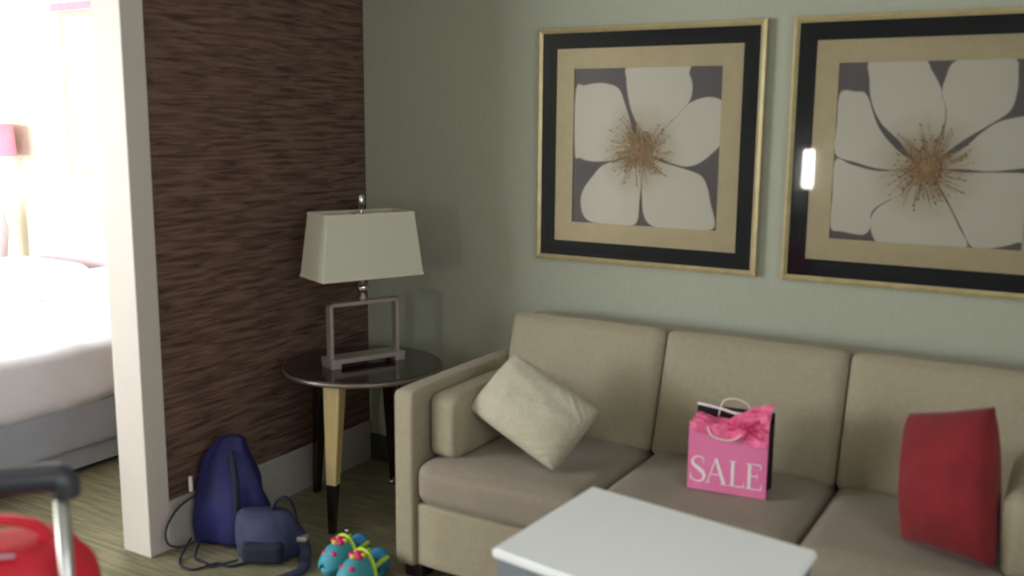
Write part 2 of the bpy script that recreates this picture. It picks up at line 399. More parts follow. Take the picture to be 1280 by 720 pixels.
pillow('throw_pillow', [(2.351, -.713, .425), (2.572, -.80, .435), (2.535, -.662, .812), (2.322, -.576, .738)], .19, 'red',
       'plain red throw pillow leaning at the right end of the sofa', seed=9, pinch=(-.05, .035), blunt=.02)

# ------------------------------------------------------------------ gift bag
bag = thing('gift_bag', 'small pink paper bag with white SALE lettering on the middle sofa seat', 'gift bag', (1.838, -.578, .424), math.radians(6))
W, Dp, H = .232, .10, .205
hw = W / 2
# local: front face at y = -Dp/2
bm = bmesh.new()
def quad(bm, a, b, c, d, mi=0):
    f = bm.faces.new([bm.verts.new(v) for v in (a, b, c, d)]); f.material_index = mi
box(bm, -hw, hw, -Dp / 2, -Dp / 2 + .0015, 0, H + .004)
link('front_panel', bm, 'pink', bag)
bm = bmesh.new(); box(bm, -hw, hw, Dp / 2 - .0015, Dp / 2, 0, H + .03)
link('back_panel', bm, 'blackpaper', bag)
for s in (-1, 1):
    bm = bmesh.new()      # folded gusset
    x = s * hw; xi = s * (hw - .016)
    for (xa, ya, xb, yb) in ((x, -Dp / 2, xi, 0), (xi, 0, x, Dp / 2)):
        quad(bm, (xa, ya, 0), (xb, yb, 0), (xb, yb, H), (xa, ya, H)); quad(bm, (xa - s * .0015, ya, 0), (xb - s * .0015, yb, 0), (xb - s * .0015, yb, H), (xa - s * .0015, ya, H))
    link('side_gusset', bm, 'blackpaper', bag)
link('bottom_panel', bx(-hw + .002, hw - .002, -Dp / 2 + .002, Dp / 2 - .002, 0, .002), 'pink', bag)
# turned white rim strip along the top of the back panel
pts = smooth_path([(-hw, Dp / 2 - .004, H + .032), (-hw * .4, Dp / 2 - .01, H + .026), (0, Dp / 2 - .014, H + .018), (hw * .3, Dp / 2 - .01, H + .018)], 5)
link('rim', tube(pts, .0045, 6), 'whitepaper', bag, True)
# tissue: crumpled sheet rising to the right and spilling over the front edge
bm = bmesh.new(); n = 26; m_ = 18; V = {}
for i in range(n + 1):
    for j in range(m_ + 1):
        u, v = i / n, j / m_
        x = -hw * .93 + u * W * .975
        up = .012 + .052 * max(0, u - .45) / .55 - .016 * math.exp(-((u - .3) / .2) ** 2)
        if v < .35:     # flap falling over the front
            t = v / .35; y = -Dp / 2 - .010 - .004 * math.sin(u * 22); z = H - (.018 + .034 * u + .004 * math.sin(u * 17)) * (1 - t) + up * t * .35
        else:
            t = (v - .35) / .65; y = -Dp / 2 - .008 + t * Dp * .92; z = H + up * (.35 + .65 * math.sin(min(1, t * 1.3) * PI / 2)) 
        k = noise.noise(Vector((u * 9, v * 9, 3))) * .012 + abs(noise.noise(Vector((u * 21, v * 17, 9)))) * .008
        V[i, j] = bm.verts.new((x, y - k * .5, z + k))
for i in range(n):
    for j in range(m_): bm.faces.new((V[i, j], V[i + 1, j], V[i + 1, j + 1], V[i, j + 1]))
o = link('tissue_paper', bm, 'tissue', bag); sm = o.modifiers.new('t', 'SOLIDIFY'); sm.thickness = .001
# ribbon bow, crumpled loops on the right
bm = bmesh.new()
for k in range(7):
    a = k * .9; cx, cz = .055 + .01 * math.cos(k), H + .006 + .006 * math.sin(k * 2)
    pts = [(cx + .024 * (1 - math.cos(t)) * math.cos(a), -Dp / 2 - .018 - .008 * math.sin(t), cz + .024 * (1 - math.cos(t)) * math.sin(a) * .6 + .007 * math.sin(t)) for t in [i * 2 * PI / 14 for i in range(15)]]
    tube(pts, .0042, 6, bm=bm, flat=.5)
link('ribbon', bm, 'hotpink', bag, True)
# handles
pts = smooth_path([(-.05, Dp / 2 - .006, H + .0), (-.04, Dp / 2 - .004, H + .045), (-.015, Dp / 2 - .002, H + .058), (.015, Dp / 2 - .002, H + .056), (.04, Dp / 2 - .004, H + .04), (.05, Dp / 2 - .006, H + .0)], 6)
link('handle', tube(pts, .0026, 8), 'cord_w', bag, True)
pts = smooth_path([(-.058, -Dp / 2 - .012, H - .004), (-.045, -Dp / 2 - .02, H - .026), (-.015, -Dp / 2 - .021, H - .034), (.02, -Dp / 2 - .021, H - .031), (.045, -Dp / 2 - .018, H - .012)], 6)
link('handle', tube(pts, .0026, 8), 'cord_w', bag, True)
# SALE in thick-and-thin serif capitals
def stroke(bm, pts, ws, y):
    P = [Vector((a, 0, b)) for a, b in pts]; rows = []
    for i, p in enumerate(P):
        t = (P[min(i + 1, len(P) - 1)] - P[max(i - 1, 0)]).normalized(); q = Vector((-t.z, 0, t.x)); w = ws[i] / 2 if isinstance(ws, list) else ws / 2
        rows.append((bm.verts.new((p.x + q.x * w, y, p.z + q.z * w)), bm.verts.new((p.x - q.x * w, y, p.z - q.z * w))))
    for a, b in zip(rows, rows[1:]): bm.faces.new((a[0], a[1], b[1], b[0]))
def letter(ch, x, z, s):
    bm = bmesh.new(); Y = -Dp / 2 - .0012
    def st(pts, ws): stroke(bm, [(x + a * s, z + b * s) for a, b in pts], [w * s for w in ws] if isinstance(ws, list) else ws * s, Y)
    if ch == 'S':
        c = [(.53, .80), (.50, .92), (.36, .99), (.20, .95), (.10, .82), (.13, .66), (.30, .54), (.46, .42), (.56, .27), (.52, .10), (.38, .01), (.22, .01), (.09, .09), (.04, .24)]
        sp = smooth_path([(a, 0, b) for a, b in c], 5); sp = [(p.x, p.z) for p in sp]; m2 = len(sp)
        st(sp, [.05 + .11 * math.exp(-((i / m2 - .5) / .17) ** 2) for i in range(m2)])
        st([(.53, .70), (.53, .96)], .03); st([(.04, .04), (.04, .32)], .03)
    if ch == 'A':
        st([(.06, 0), (.36, 1)], .05); st([(.36, 1), (.70, 0)], [.11, .13]); st([(.17, .36), (.56, .36)], .04)
        st([(-.04, .015), (.17, .015)], .03); st([(.55, .015), (.82, .015)], .03)
    if ch == 'L':
        st([(.18, 0), (.18, 1)], .12); st([(.04, .985), (.32, .985)], .03); st([(.04, .02), (.60, .02)], .045); st([(.60, .0), (.62, .24)], [.06, .02])
    if ch == 'E':
        st([(.18, 0), (.18, 1)], .12); st([(.04, .98), (.58, .98)], .045); st([(.04, .02), (.62, .02)], .045); st([(.20, .52), (.46, .52)], .04)
        st([(.58, 1), (.59, .78)], [.06, .02]); st([(.62, .0), (.64, .25)], [.06, .02]); st([(.47, .42), (.47, .62)], .03)
    return bm
for ch, x in (('S', -.109), ('A', -.060), ('L', .004), ('E', .053)):
    link('letter_' + ch.lower(), letter(ch, x, .026, .078), 'whitepaper', bag)

# ------------------------------------------------------------------ pictures
PL = [[[1.23, 1.707], [1.216, 1.656], [1.221, 1.613], [1.235, 1.556], [1.259, 1.499], [1.281, 1.399], [1.347, 1.458], [1.39, 1.509], [1.434, 1.548], [1.462, 1.592], [1.465, 1.639], [1.452, 1.674], [1.439, 1.707]], [[1.013, 1.621], [1.049, 1.638], [1.105, 1.646], [1.153, 1.64], [1.189, 1.622], [1.212, 1.571], [1.233, 1.514], [1.247, 1.476], [1.281, 1.399], [1.209, 1.377], [1.145, 1.364], [1.079, 1.362], [1.035, 1.373], [1.013, 1.394]], [[1.391, 1.506], [1.419, 1.534], [1.454, 1.57], [1.5, 1.589], [1.54, 1.592], [1.578, 1.575], [1.583, 1.516], [1.578, 1.439], [1.543, 1.397], [1.5, 1.365], [1.456, 1.353], [1.411, 1.36], [1.359, 1.378], [1.29, 1.4], [1.347, 1.463]], [[1.284, 1.385], [1.365, 1.364], [1.457, 1.341], [1.511, 1.321], [1.536, 1.28], [1.55, 1.224], [1.568, 1.16], [1.549, 1.133], [1.465, 1.131], [1.359, 1.13], [1.317, 1.145], [1.297, 1.182], [1.289, 1.255]], [[1.281, 1.385], [1.193, 1.368], [1.129, 1.346], [1.09, 1.306], [1.055, 1.26], [1.042, 1.214], [1.054, 1.16], [1.091, 1.135], [1.167, 1.131], [1.248, 1.131], [1.275, 1.152], [1.28, 1.211]]]
PR = [[[2.058, 1.706], [2.055, 1.644], [2.066, 1.574], [2.098, 1.511], [2.148, 1.463], [2.233, 1.382], [2.277, 1.479], [2.285, 1.546], [2.267, 1.614], [2.237, 1.668], [2.203, 1.706]], [[2.31, 1.7], [2.277, 1.641], [2.272, 1.594], [2.288, 1.546], [2.283, 1.479], [2.246, 1.382], [2.342, 1.459], [2.412, 1.507], [2.462, 1.547], [2.476, 1.599], [2.475, 1.651], [2.455, 1.703]], [[2.349, 1.439], [2.389, 1.48], [2.435, 1.514], [2.5, 1.531], [2.533, 1.532], [2.533, 1.45], [2.533, 1.385], [2.514, 1.379], [2.423, 1.367], [2.348, 1.371], [2.259, 1.375]], [[2.26, 1.362], [2.349, 1.36], [2.436, 1.363], [2.515, 1.363], [2.533, 1.355], [2.533, 1.25], [2.533, 1.165], [2.514, 1.155], [2.466, 1.138], [2.418, 1.13], [2.386, 1.139], [2.356, 1.193], [2.304, 1.287]], [[2.241, 1.354], [2.161, 1.281], [2.103, 1.235], [2.088, 1.191], [2.102, 1.141], [2.131, 1.128], [2.252, 1.128], [2.374, 1.13], [2.35, 1.192], [2.305, 1.273]], [[2.228, 1.361], [2.102, 1.357], [2.018, 1.375], [1.966, 1.388], [1.964, 1.272], [1.964, 1.169], [2.003, 1.157], [2.067, 1.151], [2.089, 1.177], [2.09, 1.227], [2.135, 1.265], [2.199, 1.304]], [[1.968, 1.603], [1.964, 1.503], [1.964, 1.41], [2.031, 1.383], [2.115, 1.364], [2.227, 1.367], [2.15, 1.428], [2.092, 1.497], [2.051, 1.595], [2.016, 1.607]]]
def ring(bm, x0, x1, z0, z1, w, ya, yb, bev=0):
    """mitred rectangular border, from y=ya (front) to y=yb"""
    o = [(x0, z0), (x1, z0), (x1, z1), (x0, z1)]; i_ = [(x0 + w, z0 + w), (x1 - w, z0 + w), (x1 - w, z1 - w), (x0 + w, z1 - w)]
    m_ = [((a[0] + b[0]) / 2, (a[1] + b[1]) / 2) for a, b in zip(o, i_)]
    for k in range(4):
        l = (k + 1) % 4
        def vv(p, y): return bm.verts.new((p[0], y, p[1]))
        prof = lambda q: [vv(o[q], yb), vv(o[q], ya + bev), vv(m_[q], ya), vv(i_[q], ya + bev * 1.5), vv(i_[q], yb)]
        A, B = prof(k), prof(l)
        for a in range(4): bm.faces.new((A[a], A[a + 1], B[a + 1], B[a]))
    bmesh.ops.remove_doubles(bm, verts=bm.verts[:], dist=1e-5)
def picture(xc, petals, hc, label, seed, bigheart):
    zc = 1.415; hs = .4325
    p = thing('picture_frame', label, 'picture', (xc, -.004, zc - hs), group='framed flower prints above the sofa')
    def loc(x, z): return (x - xc, z - (zc - hs))
    z0, z1 = 0, 2 * hs
    bm = bmesh.new(); ring(bm, -hs, hs, z0, z1, .020, -.030, 0, .006); link('frame', bm, 'gold', p)
    bm = bmesh.new(); ring(bm, -hs + .019, hs - .019, z0 + .019, z1 - .019, .057, -.019, 0, .002); link('outer_mat', bm, 'matblack', p)
    bm = bmesh.new(); ring(bm, -hs + .075, hs - .075, z0 + .075, z1 - .075, .074, -.014, 0, .001); link('inner_mat', bm, 'cream', p)
    a = .2875
    bm = bmesh.new(); box(bm, -a, a, -.008, 0, .4345 - .291, .4345 + .291, mi=0)
    # edge line of the print
    for (xa, xb, za, zb) in ((-a, a, .1435, .147), (-a, a, .722, .7255), (-a, -a + .0035, .1435, .7255), (a - .0035, a, .1435, .7255)):
        box(bm, xa, xb, -.0086, -.0078, za, zb, mi=1)
    def poly(pts, y, mi, sc=1.0):
        cx = sum(q[0] for q in pts) / len(pts); cz = sum(q[1] for q in pts) / len(pts)
        sp = smooth_path([(cx + (q[0] - cx) * sc, 0, cz + (q[1] - cz) * sc) for q in pts], 5, closed=True)
        vs = []
        for q in sp:
            l = loc(q.x, q.z); vs.append(bm.verts.new((max(-a + .003, min(a - .003, l[0])), y, max(.147, min(.722, l[1])))))
        cv = bm.verts.new((loc(cx, cz)[0], y, loc(cx, cz)[1]))
        for k in range(len(vs)):
            f = bm.faces.new((vs[k], vs[(k + 1) % len(vs)], cv)); f.material_index = mi
    for k, q in enumerate(petals):
        poly(q, -.0090 - .0004 * k, 2, 1.02); poly(q, -.0092 - .0004 * k, 3, .995)
    r = random.Random(seed); lc = loc(*hc)
    def blob(x, z, rr, y, mi, nn=7):
        vs = [bm.verts.new((x + rr * math.cos(t * 2 * PI / nn), y, z + rr * math.sin(t * 2 * PI / nn))) for t in range(nn)]
        f = bm.faces.new(vs); f.material_index = mi
    R0 = .118
    for k in range(520):
        th = r.random() * 2 * PI; d1 = R0 * min(1.15, abs(r.gauss(0, .45)) + .1); d0 = d1 * .6
        x0_, z0_, x1_, z1_ = lc[0] + d0 * math.cos(th), lc[1] + d0 * math.sin(th), lc[0] + d1 * math.cos(th + .1), lc[1] + d1 * math.sin(th + .1)
        w = .0007; nx, nz = -math.sin(th) * w, math.cos(th) * w; y = -.0125 - .0000035 * k
        f = bm.faces.new([bm.verts.new(v) for v in ((x0_ - nx, y, z0_ - nz), (x0_ + nx, y, z0_ + nz), (x1_ + nx, y, z1_ + nz), (x1_ - nx, y, z1_ - nz))]); f.material_index = 5
        blob(x1_, z1_, .0014 + .0022 * r.random(), y - .0001, r.choice((4, 4, 5, 6)))
    for k in range(150):
        th = r.random() * 2 * PI; d1 = abs(r.gauss(0, .028)); blob(lc[0] + d1 * math.cos(th), lc[1] + d1 * math.sin(th), .003 + .004 * r.random(), -.0134 - .000003 * k, r.choice((4, 7, 7, 5)))
    if bigheart:
        blob(lc[0], lc[1], .034, -.0138, 7, 20); blob(lc[0] + .004, lc[1] + .01, .021, -.0139, 8, 16)
    pm = 'petal_%d' % seed
    M[pm] = mat_print(pm, (lc[0], -.01, lc[1]), rgb(176, 158, 126), rgb(206, 202, 190), .17)
    link('print', bm, ['artback', 'artedge', 'outline', pm, 'stamen1', 'stamen2', 'stamen3', 'heart', 'stamen2'], p)
    bm = bmesh.new(); bm.faces.new([bm.verts.new(v) for v in ((-hs + .02, -.021, .02), (hs - .02, -.021, .02), (hs - .02, -.021, 2 * hs - .02), (-hs + .02, -.021, 2 * hs - .02))])
    link('glazing', bm, 'glass', p)
    link('backing', bx(-hs + .03, hs - .03, -.0005, .003, .03, 2 * hs - .03), 'artedge', p)
    return p
picture(1.290, PL, (1.274, 1.405), 'square framed print of a five-petal white flower, left one above the sofa', 3, False)
picture(2.2435, PR, (2.242, 1.371), 'square framed print of a many-petal white flower, right one above the sofa', 4, True)

# ------------------------------------------------------------------ round end table
TX, TY, TH = .345, -.46, .585
et = thing('end_table', 'round dark-topped end table between the brown wall and the sofa', 'table', (TX, TY, 0))
link('tabletop', lathe([(0, TH - .022), (.285, TH - .022), (.299, TH - .018), (.301, TH - .006), (.297, TH), (0, TH)], 72), 'espresso', et)
link('edge_band', lathe([(.297, TH - .021), (.304, TH - .019), (.305, TH - .006), (.300, TH - .003), (.297, TH - .006), (.297, TH - .021)], 72), 'edge', et, True)
link('apron', lathe([(.185, TH - .05), (.192, TH - .05), (.192, TH - .021), (.185, TH - .021), (.185, TH - .05)], 60), 'foot', et)
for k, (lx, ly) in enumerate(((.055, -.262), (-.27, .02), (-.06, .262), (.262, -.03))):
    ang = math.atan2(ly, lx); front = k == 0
    def leg_bm(za, zb, wa, wb, dx=0):
        bm = bmesh.new(); vs = bmesh.ops.create_cube(bm, size=1)['verts']
        for v in vs:
            t = v.co.z + .5; w = wa + (wb - wa) * t; z = za + (zb - za) * t
            c, s = math.cos(ang), math.sin(ang)
            rad = math.hypot(lx, ly) - .045 * (z / TH)
            px_, py_ = rad * c, rad * s
            a_, b_ = v.co.x * w * .8, v.co.y * w
            v.co = Vector((px_ + a_ * c - b_ * s, py_ + a_ * s + b_ * c, z))
        bmesh.ops.bevel(bm, geom=bm.edges[:], offset=.002, segments=1, affect='EDGES'); return bm
    o = link('leg', leg_bm(.185 if front else .0, TH - .022, .040 if front else .024, .068 if front else .05), 'tan' if front else 'espresso', et)  # leg colours hold the light: front painted lit tan, other legs shaded dark
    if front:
        o['label'] = 'leg coloured light tan as if lit, with a dark lower end'
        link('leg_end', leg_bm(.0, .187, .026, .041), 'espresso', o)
# small chrome balls on the floor, resting by the legs
# ------------------------------------------------------------------ lamp
LA = 1.15
lamp = thing('table_lamp', 'table lamp with tapered rectangular off-white shade on the round end table', 'lamp', (.345, -.455, TH), LA)
# local x = long side; shade zb .926, zt 1.169
bm = bmesh.new(); zb, zt = .926 - TH, 1.166 - TH
def rect(w, d, z): return [(-w / 2, -d / 2, z), (w / 2, -d / 2, z), (w / 2, d / 2, z), (-w / 2, d / 2, z)]
def shell(w0, d0, z0_, w1, d1, z1_, t):
    bm = bmesh.new(); A = [bm.verts.new(v) for v in rect(w0, d0, z0_)]; B = [bm.verts.new(v) for v in rect(w1, d1, z1_)]
    A2 = [bm.verts.new(v) for v in rect(w0 - t, d0 - t, z0_)]; B2 = [bm.verts.new(v) for v in rect(w1 - t, d1 - t, z1_)]
    for k in range(4):
        l = (k + 1) % 4
        bm.faces.new((A[k], A[l], B[l], B[k])); bm.faces.new((A2[l], A2[k], B2[k], B2[l])); bm.faces.new((B[k], B[l], B2[l], B2[k])); bm.faces.new((A[l], A[k], A2[k], A2[l]))
    return bm
sh = link('lamp_shade', shell(.413, .205, zb, .357, .170, zt, .006), 'shade', lamp)
link('binding', shell(.416, .208, zb - .001, .4145, .2065, zb + .009, .012), 'shade_trim', sh)
link('binding', shell(.3605, .1735, zt - .009, .359, .172, zt + .001, .012), 'shade_trim', sh)
bm = bmesh.new()     # spider that carries the shade
tube([(-.172, 0, zt - .012), (.172, 0, zt - .012)], .003, 6, bm=bm); tube([(0, -.08, zt - .012), (0, .08, zt - .012)], .003, 6, bm=bm)
link('spider', bm, 'nickel', lamp)
FRz0, FRz1 = .030, .245; fw_ = .145
bm = bx(-fw_, -fw_ + .013, -.02, .02, FRz0, FRz1, bev=.002); box(bm, fw_ - .013, fw_, -.02, .02, FRz0, FRz1, bev=.002); box(bm, -fw_, fw_, -.02, .02, FRz1 - .014, FRz1, bev=.002)
link('frame_body', bm, 'nickel', lamp)
bm = bx(-fw_ - .012, fw_ + .012, -.045, .045, .018, .036, bev=.002)
for s in (-1, 1): box(bm, s * (fw_ - .01) - .02, s * (fw_ - .01) + .02, -.045, .045, 0, .019, bev=.002)
link('lamp_base', bm, 'nickel', lamp)
link('neck', lathe([(0, FRz1), (.016, FRz1), (.012, FRz1 + .014), (.008, FRz1 + .022), (.008, zb + .04), (.014, zb + .045), (.014, zb + .1), (.004, zb + .11), (.004, zt), (0, zt)], 20), 'nickel', lamp, True)
bm = bmesh.new(); sphere(bm, (0, 0, FRz1 + .048), .024, seg=20); link('ball', bm, 'chrome', lamp, True)
link('finial', lathe([(0, zt - .012), (.012, zt - .01), (.006, zt), (.006, zt + .012), (.011, zt + .026), (.014, zt + .058), (.010, zt + .064), (0, zt + .066)], 20), 'chrome', lamp, True)

# ------------------------------------------------------------------ white-topped small table in the foreground
tz = .65
tp = [(1.707, -1.727), (1.731, -1.308), (2.278, -1.39), (2.268, -1.812)]
tcx = sum(p[0] for p in tp) / 4; tcy = sum(p[1] for p in tp) / 4
ct = thing('side_table', 'small table with bright white rectangular top in front of the sofa', 'table', (tcx, tcy, 0))
def prism(pts, z0, z1, bev=0):
    bm = bmesh.new(); a = [bm.verts.new((x - tcx, y - tcy, z0)) for x, y in pts]; b = [bm.verts.new((x - tcx, y - tcy, z1)) for x, y in pts]
    bm.faces.new(a); bm.faces.new(b[::-1])
    n = len(pts)
    for k in range(n): bm.faces.new((a[k], a[(k + 1) % n], b[(k + 1) % n], b[k]))
    bmesh.ops.recalc_face_normals(bm, faces=bm.faces[:])
    if bev: bmesh.ops.bevel(bm, geom=bm.edges[:], offset=bev, segments=3, affect='EDGES')
    return bm
link('tabletop', prism(tp, tz - .02, tz, .005), 'tabletop', ct)
def ins(k): return [(tcx + (x - tcx) * k, tcy + (y - tcy) * k) for x, y in tp]
link('apron', prism(ins(.965), tz - .13, tz - .0195, .002), 'tablegrey', ct)
q = ins(.9)
for (x, y) in q:
    link('leg', bx(x - tcx - .02, x - tcx + .02, y - tcy - .02, y - tcy + .02, 0, tz - .125, bev=.003), 'tablegrey', ct)

# ------------------------------------------------------------------ red suitcase
U = Vector((-.577, -.817, 0)); Nn = Vector((-.817, .577, 0))
su = thing('suitcase', 'red soft-sided suitcase with its pull handle extended, at the lower left corner', 'suitcase', (1.355, -2.425, 0), math.atan2(U.y, U.x))
# local x = along handle width (away to the left), local y: Nn is -y ? handled by sign
sy = -1 if Vector((-U.y, U.x, 0)).dot(Nn) < 0 else 1
ztop = .80
def yb(a, b): return (min(a * sy, b * sy), max(a * sy, b * sy))
ya, yb_ = yb(.012, .25)
link('body', cushion(-.045, .375, ya, yb_, .05, ztop, r=.085, puff=(.006, .010, .014), n=20), 'redcase', su, True)
ya, yb_ = yb(.24, .285)
link('front_pocket', cushion(-.0, .33, ya, yb_, .10, .55, r=.02, puff=(0, .008, 0)), 'redcase', su, True)
pts = smooth_path([(.03, .125 * sy, ztop + .004), (.045, .13 * sy, ztop + .032), (.10, .135 * sy, ztop + .05), (.18, .135 * sy, ztop + .052), (.25, .13 * sy, ztop + .045), (.29, .125 * sy, ztop + .004)], 6)
link('carry_handle', tube(pts, .020, 12, flat=.45), 'redstrap', su, True)
link('zip_pull', tube([(.075, .06 * sy, ztop + .013), (.20, .085 * sy, ztop + .016)], .006, 8, flat=.5), 'zip', su, True)
for x in (0, .30):
    link('pole', tube([(x, -.002 * sy, .5), (x, -.002 * sy, .938)], .0145, 12, flat=.8), 'alu', su, True)
pts = smooth_path([(-.006, -.002 * sy, .925), (-.004, -.002 * sy, .948), (.02, -.002 * sy, .957), (.15, -.002 * sy, .962), (.28, -.002 * sy, .957), (.304, -.002 * sy, .948), (.306, -.002 * sy, .925)], 7)
link('grip', tube(pts, .022, 14), 'grip', su, True)
for x in (.0, .33):
    for yy in (.05, .21):
        bm = bmesh.new(); bmesh.ops.create_cone(bm, cap_ends=True, segments=24, radius1=.026, radius2=.026, depth=.022)
        bmesh.ops.rotate(bm, verts=bm.verts[:], matrix=Matrix.Rotation(PI / 2, 3, 'Y')); bmesh.ops.translate(bm, verts=bm.verts[:], vec=(x, yy * sy, .026))
        link('wheel', bm, 'foot', su)

# ------------------------------------------------------------------ bags against the brown wall
def loft(rows, seg=36, amp=.0, freq=5, seed=0, bm=None):
    """rows: (cx, cy, z, rx, ry, rot)"""
    bm = bm or bmesh.new(); rings = []
    for (cx, cy, z, rx, ry, rot) in rows:
        rg = []
        for k in range(seg):
            t = k * 2 * PI / seg; f = 1 + amp * math.sin(freq * t + seed + z * 9) + amp * 1.3 * noise.noise(Vector((math.cos(t) * 2, math.sin(t) * 2, z * 9 + seed)))
            e = .8
            x = rx * f * math.copysign(abs(math.cos(t)) ** e, math.cos(t)); y = ry * f * math.copysign(abs(math.sin(t)) ** e, math.sin(t))
            rg.append(bm.verts.new((cx + x * math.cos(rot) - y * math.sin(rot), cy + x * math.sin(rot) + y * math.cos(rot), z)))
        rings.append(rg)
    for A, B in zip(rings, rings[1:]):
        for k in range(seg): bm.faces.new((A[k], A[(k + 1) % seg], B[(k + 1) % seg], B[k]))
    bm.faces.new(rings[0][::-1]); bm.faces.new(rings[-1]); return bm
def dense(rows, k=4):
    out = []
    for i in range(len(rows) - 1):
        for s in range(k):
            t = s / k; t2 = t * t * (3 - 2 * t) * .5 + t * .5
            out.append(tuple(a + (b - a) * t2 for a, b in zip(rows[i], rows[i + 1])))
    out.append(rows[-1]); return out
bp = thing('drawstring_backpack', 'royal blue drawstring backpack slumped against the brown wall', 'bag', (.135, -.955, 0), math.radians(24))
rows = [(0, 0, .002, .08, .055, 0), (0, 0, .02, .122, .078, 0), (.004, 0, .08, .130, .084, 0), (.002, 0, .16, .122, .078, 0), (-.002, .003, .23, .112, .066, 0), (-.008, .01, .29, .094, .052, 0), (-.006, .012, .335, .072, .042, 0), (.0, .014, .362, .058, .032, 0), (.006, .014, .385, .046, .022, 0), (.010, .014, .394, .022, .012, 0)]
link('bag_body', loft(dense(rows, 4), 44, .11, 5, 1.3), 'navy', bp, True)
pts = smooth_path([(.02, -.035, .35), (.05, -.075, .25), (.055, -.088, .15), (.05, -.082, .06)], 6)
link('strap', tube(pts, .011, 8, flat=.4, up=(.3, -1, .2)), 'darknavy', bp, True)
def w2l(o, p):
    T = Matrix.Translation(o.location) @ Matrix.Rotation(o.rotation_euler.z, 4, 'Z'); return T.inverted() @ Vector(p)
cordW = [[(.075, -1.06, .20), (.045, -1.12, .16), (.04, -1.17, .10), (.06, -1.18, .055), (.09, -1.15, .04), (.12, -1.09, .05)],
         [(.06, -1.08, .04), (.10, -1.165, .006), (.155, -1.205, .006), (.205, -1.20, .006), (.225, -1.155, .006), (.24, -1.12, .006), (.29, -1.12, .006), (.32, -1.06, .006)],
         [(.10, -1.08, .03), (.14, -1.135, .006), (.20, -1.145, .006), (.24, -1.15, .006), (.30, -1.09, .02)]]
for c in cordW:
    link('cord', tube(smooth_path([w2l(bp, p) for p in c], 7), .0042, 7), 'darknavy', bp, True)
bpx = w2l(bp, (.06, -1.07, .24))
link('cord_stop', bx(bpx.x - .006, bpx.x + .006, bpx.y - .006, bpx.y + .006, bpx.z - .03, bpx.z + .025, bev=.003), 'whitepaper', bp)

sb = thing('shoulder_bag', 'slate blue shoulder bag lying beside the blue backpack on the carpet', 'bag', (.345, -.985, 0), math.radians(28))
rows = [(0, 0, .002, .075, .05, 0), (0, 0, .02, .104, .068, 0), (0, 0, .07, .114, .07, 0), (-.006, 0, .12, .110, .056, 0), (-.014, .004, .155, .096, .040, 0), (-.018, .008, .172, .076, .024, 0)]
link('bag_body', loft(dense(rows, 4), 40, .06, 4, .3), 'slate', sb, True)
link('pocket', cushion(-.075, .07, -.090, -.05, .012, .085, r=.016, puff=(0, .006, 0)), 'darknavy', sb, True)
pts = smooth_path([(.01, .008, .16), (.02, .01, .195), (.045, .012, .215), (.072, .012, .203), (.088, .01, .165), (.098, .0, .11)], 6)
link('carry_loop', tube(pts, .014, 8, flat=.45), 'darknavy', sb, True)
pts = smooth_path([w2l(sb, p) for p in ((.42, -.94, .13), (.445, -.935, .09), (.468, -.94, .04), (.485, -.965, .014), (.515, -1.0, .010), (.52, -1.04, .010), (.50, -1.12, .010))], 6)
st = link('strap', tube(pts, .021, 10, flat=.3, up=(0, 0, 1)), 'slate', sb, True)
p = w2l(sb, (.456, -.938, .075)); link('buckle', bx(p.x - .018, p.x + .018, p.y - .018, p.y + .018, p.z - .004, p.z + .012, bev=.003), 'nickel', st)

